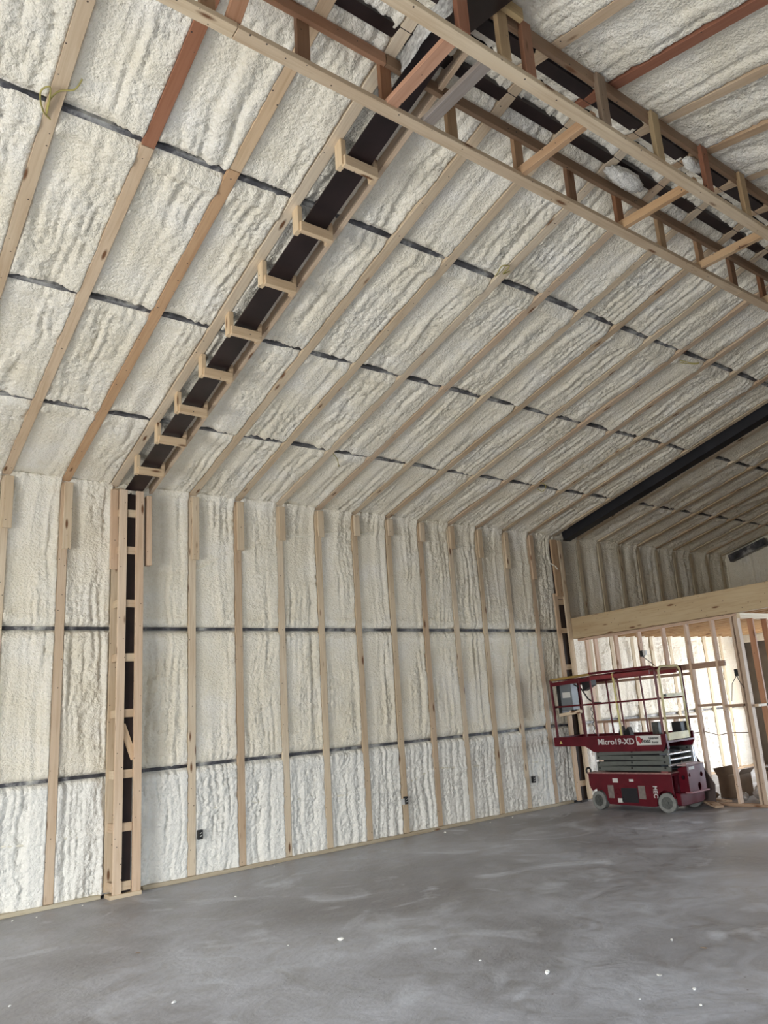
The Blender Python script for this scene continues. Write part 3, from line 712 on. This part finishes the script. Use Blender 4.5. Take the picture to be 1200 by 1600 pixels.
# chassis: side outline in y-z with wheel arches
def arch(yc, r, n=9, a0=180, a1=0): return [(yc + r * math.cos(math.radians(a0 + (a1 - a0) * i / n)), .14 + r * math.sin(math.radians(a0 + (a1 - a0) * i / n))) for i in range(n + 1)]
out = [(6.93, .53), (6.93, .20)] + arch(7.06, .165, 9, 160, 0) + [(7.235, .085), (7.28, .075), (8.09, .085)] + arch(8.30, .165, 9, 180, 50) + [(8.46, .36), (8.46, .53)]
m = MB(); m.prism(out, 0, LX0, LX0 + .02); m.prism(out, 0, LX1 - .02, LX1)
m.box((LX0 + .02, 6.93, .50), (LX1 - .02, 8.46, .53)); m.box((LX0 + .12, 6.97, .07), (LX1 - .12, 8.42, .50))
m.box((LX0 + .02, 8.44, .30), (LX1 - .02, 8.46, .52))
chas = part(m, 'chassis', RED)
m = MB(); m.box((LX0 - .004, 6.93, .525), (LX1 + .004, 8.47, .545)); part(m, 'chassis_edge', plain('worn_red_edge', (.30, .16, .15), .5, 0, .3, 20))
m = MB(); m.box((LX0 - .003, 7.55, .12), (LX0 + .004, 7.85, .325)); part(m, 'battery_opening', BLUEBOX, chas)
for a, b, z0, z1, nm in ((8.10, 7.99, .175, .36, 'vent_panel'), (7.53, 7.41, .175, .36, 'vent_panel')):
    m = MB(); m.box((LX0 - .004, a, z0), (LX0 + .002, b, z1))
    for i in range(5): m.box((LX0 - .007, a - .01, z0 + .02 + i * .032), (LX0 - .003, b + .01, z0 + .03 + i * .032))
    part(m, nm, plain('worn_grey_panel', (.20, .17, .155), .6, 0, .2, 20), chas)
m = MB(); m.tube([(LX0 - .004, 7.92 + .045 * math.cos(a), .27 + .045 * math.sin(a)) for a in [i * .5236 for i in range(12)]], .006, 6, closed=True); part(m, 'round_cap', plain('dark_red_cap', (.12, .008, .015), .4), chas)
for y0, y1, z0, z1 in ((7.99, 7.89, .40, .46), (7.68, 7.60, .415, .45), (7.93, 7.83, .115, .175)):
    m = MB(); m.box((LX0 - .003, y0, z0), (LX0 + .002, y1, z1)); part(m, 'decal', WHT, chas)
def text(s, size, mat, name, parent, origin, xdir, ydir, ext=.0015, bold=False, align='LEFT', sx=1.0):
    cu = bpy.data.curves.new('lettering', 'FONT'); cu.body = s; cu.size = size; cu.extrude = ext; cu.align_x = align
    if bold: cu.offset = size * .022
    tmp = bpy.data.objects.new('tmp', cu); COL.objects.link(tmp); bpy.context.view_layer.update()
    me = bpy.data.meshes.new_from_object(tmp.evaluated_get(bpy.context.evaluated_depsgraph_get()))
    bpy.data.objects.remove(tmp); me.materials.clear(); me.materials.append(mat)
    o = bpy.data.objects.new(name, me); COL.objects.link(o)
    xd = Vector(xdir).normalized(); yd = Vector(ydir).normalized(); zd = xd.cross(yd)
    mw = Matrix.Identity(4); og = Vector(origin) - wloc(parent)
    for i in range(3): mw[i][0] = xd[i] * sx; mw[i][1] = yd[i]; mw[i][2] = zd[i]; mw[i][3] = og[i]
    o.parent = parent; o.matrix_basis = mw
    return o
text('MEC', .10, LETW, 'logo_lettering', chas, (LX0 - .003, 7.265, .365), (0, 0, -1), (0, -1, 0), bold=True, sx=.85)
# wheels
def wheel(x, y, turn=0):
    w = bpy.data.objects.new('wheel', None); COL.objects.link(w); w.parent = L; w.location = Vector((x, y, .135)) - Vector(LC); w.rotation_euler = (0, 0, math.radians(turn))
    c = (0, 0, 0)
    m = MB(); n = 28; prof = [(-.05, .085), (-.052, .125), (-.045, .135), (.045, .135), (.052, .125), (.05, .085)]
    vs = [(px, r * math.cos(6.28318 * i / n), r * math.sin(6.28318 * i / n)) for i in range(n) for px, r in prof]; k = len(prof)
    m.add(vs, [(i * k + j, i * k + j + 1, (i + 1) % n * k + j + 1, (i + 1) % n * k + j) for i in range(n) for j in range(k - 1)] + [((i * k + k - 1), i * k, (i + 1) % n * k, (i + 1) % n * k + k - 1) for i in range(n)])
    def lb(mm, nm, mat):
        me = mm.build(nm, mat, smooth=False); me.parent = w; return me
    lb(m, 'tyre', TYRE)
    m = MB(); m.cyl((-.040, 0, 0), (.04, 0, 0), .088, 24); m.cyl((-.048, 0, 0), (-.04, 0, 0), .060, 20, .055); m.cyl((-.060, 0, 0), (-.048, 0, 0), .024, 12)
    for i in range(5):
        a = i * 1.2566; m.cyl((-.055, .04 * math.cos(a), .04 * math.sin(a)), (-.047, .04 * math.cos(a), .04 * math.sin(a)), .007, 6)
    lb(m, 'hub', HUB)
wheel(LX0 + .035, 7.06, 12); wheel(LX0 + .045, 8.30); wheel(LX1 - .035, 7.06, 12); wheel(LX1 - .045, 8.30)
# end: bumper and ladder plate with holes
m = MB(); m.prism([(LX0 + .06, .26), (LX0 + .06, .10), (LX0 + .12, .085), (LX1 - .14, .09), (LX1 - .05, .115), (LX1 - .05, .26)], 1, 6.86, 6.95); part(m, 'bumper', RED, bevel=.008)
def holed(outer, holes, ax, a0, a1):
    """plate with holes in the plane normal to axis ax"""
    bm = bmesh.new()
    def P(q):
        l = list(q); l.insert(ax, a0); return bm.verts.new(l)
    es = []
    for lp in [outer] + [[(c[0] + c[2] * math.cos(6.28318 * i / 16), c[1] + c[3] * math.sin(6.28318 * i / 16)) for i in range(16)] for c in holes]:
        vs = [P(q) for q in lp]; es += [bm.edges.new((vs[i], vs[(i + 1) % len(vs)])) for i in range(len(vs))]
    bmesh.ops.triangle_fill(bm, use_beauty=True, edges=es)
    g = bmesh.ops.extrude_face_region(bm, geom=bm.faces[:])
    d = [0, 0, 0]; d[ax] = a1 - a0
    bmesh.ops.translate(bm, vec=d, verts=[e for e in g['geom'] if isinstance(e, bmesh.types.BMVert)])
    m = MB(); bm.verts.index_update(); m.add([v.co.copy() for v in bm.verts], [tuple(v.index for v in f.verts) for f in bm.faces]); bm.free(); return m
m = holed([(9.80, .62), (10.22, .62), (10.22, .26), (9.80, .26)], [(10.13, .475, .035, .035), (10.05, .32, .04, .055), (9.84, .49, .02, .025)], 1, 6.79, 6.80); lad = part(m, 'ladder_plate', RED)
m = holed([(6.80, .62), (6.95, .58), (6.95, .26), (6.80, .26)], [(6.875, .46, .03, .03)], 0, 9.80, 9.808); part(m, 'ladder_side', RED, lad)
m = MB(); m.box((9.80, 6.79, .615), (10.22, 6.95, .63)); m.box((9.85, 6.83, .63), (10.15, 6.90, .65)); part(m, 'top_step', plain('pale_step_edge', (.42, .30, .30), .5), lad)
m = MB(); m.box((9.80, 6.76, .245), (10.24, 6.94, .262)); part(m, 'bottom_step', plain('pink_step_edge', (.40, .20, .22), .5), lad)
m = MB(); m.box((10.21, 6.80, .26), (10.22, 6.95, .62)); part(m, 'ladder_side', RED, lad)
m = MB(); m.box((9.84, 6.785, .56), (9.97, 6.789, .60)); part(m, 'decal', WHT, lad)
# tie-down ring at the wall end
m = MB(); m.tube([(LX0 + .02, 8.46 + .045 * math.cos(a), .565 + .045 * math.sin(a)) for a in [i * .5236 for i in range(12)]], .014, 8, closed=True); part(m, 'tie_down_ring', BLK)
# scissor stack
for side, xx in ((0, LX0 + .035), (1, LX1 - .075)):
    for i in range(4):
        z = .595 + i * .078; tilt = .010 if i % 2 else -.006
        m = MB(); m.obox((xx + .02, 6.95, z + tilt), (xx + .02, 8.29, z - tilt), .04, .064, (0, 0, 1))
        part(m, 'scissor_arm', GREYP, bevel=.004)
    m = MB()
    for i in range(4):
        z = .595 + i * .078
        for y in (7.03, 7.62 - .01 * i, 8.24): m.cyl((xx - .006, y, z + .01), (xx + .046, y, z + .01), .016, 10)
    part(m, 'pivot_pins', BLK)
m = MB()
for i in range(3): m.cyl((LX0 + .06, 6.975, .635 + i * .078), (LX1 - .06, 6.975, .635 + i * .078), .019, 12)
part(m, 'cross_tubes', SILV, smooth=False)
m = MB(); m.box((LX0 + .10, 7.15, .55), (LX1 - .10, 8.2, .84)); part(m, 'scissor_core', BLK)
for y in (8.30,):
    m = MB(); m.cyl((LX0 + .06, 8.325, .55), (LX0 + .06, 8.325, .87), .008, 8); part(m, 'slide_rod', SILV)
m = MB(); m.box((LX1 - .085, 6.93, .56), (LX1 - .065, 6.965, .85)); m.box((LX1 - .045, 6.93, .56), (LX1 - .025, 6.965, .85)); part(m, 'end_rails', SILV)
m = MB(); m.cyl((9.66, 7.02, .56), (9.66, 7.10, .58), .02, 8); m.box((9.64, 7.0, .545), (9.70, 7.12, .58)); part(m, 'valve_block', plain('dull_red_valve', (.30, .10, .10), .5))
# platform deck
m = MB()
sk = [(6.93, .955), (6.99, .845), (8.285, .845), (8.45, .935), (9.10, .945), (9.10, 1.085), (6.93, 1.075)]
m.prism(sk, 0, LX0 - .01, LX0 + .012); m.prism(sk, 0, LX1 - .012, LX1 + .01)
m.box((LX0 + .012, 6.93, .95), (LX1 - .012, 9.10, .975)); m.box((LX0 + .012, 9.085, .945), (LX1 - .012, 9.10, 1.085))
m.prism([(LX0 - .01, 1.075), (LX0 + .03, 1.075), (LX0 + .06, .88), (LX0 + .02, .85)], 1, 6.925, 6.935)
deck = part(m, 'platform_deck', RED)
text('Micro19-XD', .122, LETW, 'model_lettering', deck, (LX0 - .012, 8.18, .955), (0, -1, 0), (0, -.02, 1), bold=True, sx=1.12)
m = MB(); m.box((LX0 - .013, 7.44, .93), (LX0 - .009, 7.005, 1.065)); stk = part(m, 'rental_sticker', WHT, deck)
text('Texas', .085, BLK, 'sticker_lettering', stk, (LX0 - .015, 7.36, .965), (0, -1, 0), (0, 0, 1), .0008, True, sx=.85)
text('Equipment', .045, BLK, 'sticker_lettering', stk, (LX0 - .015, 7.215, 1.015), (0, -1, 0), (0, 0, 1), .0008, True, sx=.9)
text('Rental', .048, BLK, 'sticker_lettering', stk, (LX0 - .015, 7.165, .955), (0, -1, 0), (0, 0, 1), .0008, True, sx=.9)
m = MB()
def star(cy, cz, r):
    pts = [];
    for i in range(10):
        a = math.pi / 2 + i * math.pi / 5; rr = r if i % 2 == 0 else r * .42; pts.append((cy + rr * math.cos(a), cz + rr * math.sin(a)))
    return pts
m.prism([(7.43, 1.045), (7.385, 1.06), (7.345, 1.02), (7.32, 1.02), (7.33, .99), (7.38, .95), (7.395, .975), (7.425, 1.0)][::-1], 0, LX0 - .0145, LX0 - .0132)
part(m, 'sticker_emblem', TEXRED, stk)
m = MB(); m.prism([(8.98, .985), (8.92, .985), (8.95, 1.03)], 0, LX0 - .0125, LX0 - .009); part(m, 'warning_decal', YEL, deck)
# guard rails
rail_r = .019
def rails(x, side):
    m = MB()
    m.tube([(x, 6.97, 1.08), (x, 6.97, 1.97), (x, 6.985, 2.015), (x, 7.04, 2.04), (x, 8.22, 2.04)], rail_r, 8); part(m, 'top_rail', RED)
    m = MB(); m.obox((x, 7.06, 1.965), (x, 8.22, 1.965), .025, .055); part(m, 'extension_rail', plain('faded_red', (.22, .03, .035), .45, 0, .2, 8))
    m = MB(); m.tube([(x, 8.20, 2.03), (x, 9.05, 2.005)], rail_r, 8); part(m, 'top_rail', plain('ochre_paint', (.33, .22, .06), .5, 0, .3, 8) if not side else RED)
    m = MB(); m.obox((x, 8.20, 1.955), (x, 9.05, 1.93), .025, .06); part(m, 'extension_rail', RED)
    m = MB(); m.tube([(x, 6.98, 1.575), (x, 8.95, 1.565)], .014, 8); part(m, 'mid_rail', RED)
    for y, mt in ((9.05, RED), (8.43, RED), (8.20, RED), (7.74, YEL if not side else RED)):
        m = MB(); m.tube([(x, y - .02, 1.06), (x, y + .01, 2.0)], .015 if y < 9 else .022, 8); part(m, 'rail_post', mt)
    if not side:
        m = MB(); m.tube([(x + .02, 7.72, 1.06), (x + .02, 7.755, 2.0)], .013, 8); part(m, 'rail_post', RED)
rails(LX0 + .015, 0); rails(LX1 - .015, 1)
m = MB()
for z in (2.005, 1.565): m.tube([(LX0 + .015, 9.06, z), (LX1 - .015, 9.06, z)], .018, 8)
part(m, 'end_rail', RED)
# gate at the near end
g = bpy.data.objects.new('entry_gate', None); COL.objects.link(g); g.parent = L; g.location = Vector((9.92, 6.94, 1.0)) - Vector(LC)
GX0, GX1 = 9.67, 10.20; gc = (9.92, 6.94, 1.0)
CREAM = plain('cream_yellow_paint', (.70, .64, .36), .4, 0, .15, 12)
m = MB(); m.tube([(GX0, 6.94, 1.0), (GX0, 6.94, 1.98), (GX0 + .05, 6.94, 2.03), (GX1 - .06, 6.94, 2.035), (GX1, 6.94, 1.98), (GX1, 6.94, 1.0)], .017, 8); m.build('gate_frame', CREAM, g, gc, smooth=True)
m = MB(); m.box((GX0, 6.93, .985), (GX1, 6.945, 1.085)); m.build('toe_board', CREAM, g, gc)
m = MB(); m.box((GX0, 6.93, 1.585), (GX1, 6.945, 1.635)); m.build('gate_bar', CREAM, g, gc)
m = MB(); m.cyl((GX0 + .06, 6.915, 1.61), (GX0 + .06, 6.935, 1.61), .02, 10); m.cyl((GX1 + .02, 6.93, 1.50), (GX1 + .02, 6.93, 1.42), .012, 8); m.build('latch', BLK, g, gc)
m = MB(); m.tube([(GX1 + .022, 6.94, 2.0), (GX1 + .022, 6.94, 1.0)], .006, 6); m.build('gate_edge', BLK, g, gc)
# control and boxes on the platform
m = MB(); m.box((9.70, 8.70, 1.50), (9.86, 8.95, 1.92)); cb = part(m, 'control_box', CTRL, bevel=.006)
m = MB(); m.box((9.696, 8.73, 1.70), (9.70, 8.90, 1.79)); part(m, 'control_label', WHT, cb)
m = MB(); m.box((9.70, 8.95, 1.45), (9.88, 9.02, 1.93)); part(m, 'box_side', BLK, cb)
m = MB(); m.prism([(8.46, 2.0), (8.24, 1.96), (8.24, 1.86), (8.44, 1.78)], 0, 9.68, 9.80); part(m, 'joystick_console', BLK, bevel=.006)
m = MB(); m.tube([(9.69, 8.62, 1.90), (9.69, 8.48, 1.83), (9.69, 8.36, 1.66), (9.69, 8.25, 1.59), (9.69, 8.1, 1.58)], .012, 6); part(m, 'control_cable', BLK)
m = MB(); m.tube([(9.72, 8.33 + .02 * math.sin(i * 1.1), 1.52 - i * .02) for i in range(22)], .006, 6); part(m, 'coiled_cord', BLK)
o = board('board_offcut', (9.72, 9.0, 1.43), (9.72, 8.55, 1.47), .05, .09, (-1, 0, 0), col=(.72, .60, .45)); tag(o, 'pale board offcut lying across the rails at the left end of the lift', 'board')
mb = MB(); mb.box((10.05, 6.96, .98), (10.22, 7.12, 1.22)); tag(mb.build('storage_box', BLUEBOX, None, (10.13, 7.04, .98), .006), 'black box standing on the lift platform behind the gate', 'box')
mb = MB(); mb.box((10.08, 7.38, .98), (10.2, 7.50, 1.23)); tag(mb.build('storage_box', HUB, None, (10.14, 7.44, .98), .006), 'dark grey box on the lift platform left of the gate', 'box')
mb = MB(); mb.prism([(7.80, .98), (8.02, .98), (8.05, 1.10), (8.00, 1.21), (7.95, 1.12), (7.90, 1.14), (7.86, 1.19), (7.83, 1.10)], 0, 9.95, 10.05)
tag(mb.build('tool_bag', BLK, None, (10, 7.9, .98), .008), 'slumped black tool bag on the lift platform', 'bag')

# ------------------------------------------------------------------ things behind and beside the partition
mb = MB(); mb.prism([(7.32, .0), (6.80, .0), (6.76, .30), (7.08, .82), (7.24, .82)], 0, 10.38, 10.40)
tag(mb.build('leaning_panel', plain('dark_panel', (.07, .05, .045), .7), None, (10.39, 7.0, 0), .002), 'dark brown panel leaning against the partition behind the lift', 'panel')
t = thing('cardboard_box', 'open brown cardboard box on the floor behind the partition', 'box', (11.3, 7.05, 0))
m = MB(); m.box((11.2, 6.88, 0), (11.6, 7.22, .34)); m.build('body', CARD, t, (11.4, 7.05, 0), .004)
m = MB(); m.obox((11.2, 7.05, .34), (11.13, 7.07, .47), .34, .006, (1, 0, 0)); m.obox((11.4, 6.88, .34), (11.4, 6.80, .42), .38, .006, (0, 1, 0)); m.build('flap', CARD, t, (11.3, 7.05, .34))
t = thing('cardboard_box', 'dark open cardboard carton behind the partition corner', 'box', (11.7, 6.5, 0))
m = MB(); m.box((11.6, 6.35, 0), (11.95, 6.70, .36)); m.build('body', CARD, t, (11.7, 6.5, 0), .004)
m = MB(); m.obox((11.6, 6.52, .36), (11.52, 6.52, .42), .34, .006, (1, 0, 0)); m.build('flap', CARD, t, (11.6, 6.5, .36))
def lump(name, x, y, sx, sy, sz, mat, label, cat, seed):
    bm = bmesh.new(); bmesh.ops.create_icosphere(bm, subdivisions=3, radius=1)
    for v in bm.verts:
        c = v.co; k = 1 + .7 * (float(fbm(np.array([c.x * 2 + 9.]), np.array([c.y * 2 + c.z * 2 + 9.]), seed, 3)[0]) - .5)
        v.co = Vector((c.x * sx * k, c.y * sy * k, max(c.z, -.75) * sz * k))
    mz = min(v.co.z for v in bm.verts)
    for v in bm.verts: v.co.z -= mz
    me = bpy.data.meshes.new(name); bm.to_mesh(me); bm.free(); me.materials.append(mat)
    o = bpy.data.objects.new(name, me); COL.objects.link(o); o.location = (x, y, 0); tag(o, label, cat)
BAG = plain('dusty_plastic', (.30, .27, .25), .35, 0, .4, 12, .6, .8)
lump('rubbish_bag', 10.98, 6.36, .15, .14, .14, BAG, 'crumpled plastic rubbish bag on the floor at the partition corner', 'bag', 5)
lump('rubbish_bag', 11.38, 6.36, .16, .13, .17, BAG, 'shiny crumpled plastic bag in front of the dark carton', 'bag', 9)
lump('paper_wad', 11.05, 6.72, .06, .06, .06, BAG, 'small crumpled wad on the floor beside the brown box', 'rubbish', 12)
lump('dust_heap', 10.95, 7.32, .20, .22, .07, CARD, 'low heap of sweepings behind the partition bottom plate', 'rubbish', 15)
for k, (a, b, w) in enumerate((((10.42, 6.95, .06), (10.20, 6.62, .02), .13), ((10.62, 6.70, .04), (10.72, 7.05, .04), .08))):
    o = board('wood_offcut', a, b, w, .03, (0, 0, 1), col=(.5, .38, .28)); tag(o, ('short wood offcut lying on the floor beside the lift wheel', 'short wood offcut lying behind the partition bottom plate')[k], 'board')
# thin cables strung in the low room
mb = MB(); mb.tube([(XP + .05, 7.79, 1.06), (XP + .05, 7.3, 1.0), (XP + .05, 6.89, 1.04), (XP + .05, 6.65, .98), (XP + .05, 6.44, 1.01), (XP + .05, 6.1, 1.0)], .006, 6); tag(mb.build('sagging_cable', CARD, None, (11, 7, 1)), 'thin cable sagging across behind the partition studs', 'cable')

# ------------------------------------------------------------------ crumbs on the slab
DEB = [(3.338, 5.615, .05, 'upright white foam crumb', 1), (3.728, 3.812, .05, 'white foam chunk casting a short shadow', 1), (4.099, 3.245, .05, 'flat grey and white chip', 0), (3.02, 5.854, .018, 'tiny white crumb', 0), (3.526, 7.926, .03, 'white crumb near the wall', 1), (4.025, 2.955, .03, 'white crumb pair', 0),
       (2.185, 6.727, .045, 'thin dark splinter', 2), (3.636, 4.823, .022, 'small pale crumb', 0), (3.646, 4.35, .022, 'small white crumb', 0), (3.729, 3.106, .02, 'tiny crumb', 0), (3.848, 2.798, .022, 'tiny pale crumb', 0), (4.712, 3.585, .03, 'pale crumb', 0), (4.689, 3.322, .05, 'flat dark splinter', 2), (1.958, 5.33, .035, 'pale splinter', 0), (1.212, 6.217, .025, 'small white crumb at the left edge', 0),
       (1.75, 9.05, .03, 'white crumb by the left plate', 1), (1.95, 9.0, .02, 'tiny white crumb by the left plate', 1), (2.4, 9.12, .02, 'white crumb left of the boxed column', 1), (4.55, 9.12, .02, 'white crumb under the wall', 1), (7.1, 9.0, .04, 'white crumb below the tagged outlet', 1), (8.0, 9.05, .03, 'pale crumb under the wall at mid length', 1), (8.5, 9.1, .03, 'pale crumb near the far wall end', 1)]
for k, (x, y, s, lab, mt) in enumerate(DEB):
    bm = bmesh.new(); bmesh.ops.create_icosphere(bm, subdivisions=2, radius=s * .38)
    rr = random.Random(k)
    for v in bm.verts: v.co = Vector((v.co.x * 1.3, v.co.y * (.35 if mt == 2 else .8), v.co.z * (.25 if mt == 2 or k == 2 else .6))) * rr.uniform(.75, 1.15)
    mz = min(v.co.z for v in bm.verts)
    for v in bm.verts: v.co.z -= mz
    me = bpy.data.meshes.new('floor_crumb'); bm.to_mesh(me); bm.free(); me.materials.append([WHT, FOAM, CARD][mt])
    o = bpy.data.objects.new('floor_crumb', me); COL.objects.link(o); o.location = (x, y, 0); o.rotation_euler.z = rr.uniform(0, 3)
    tag(o, lab + ' lying on the concrete slab', 'debris', 'crumbs on the slab')
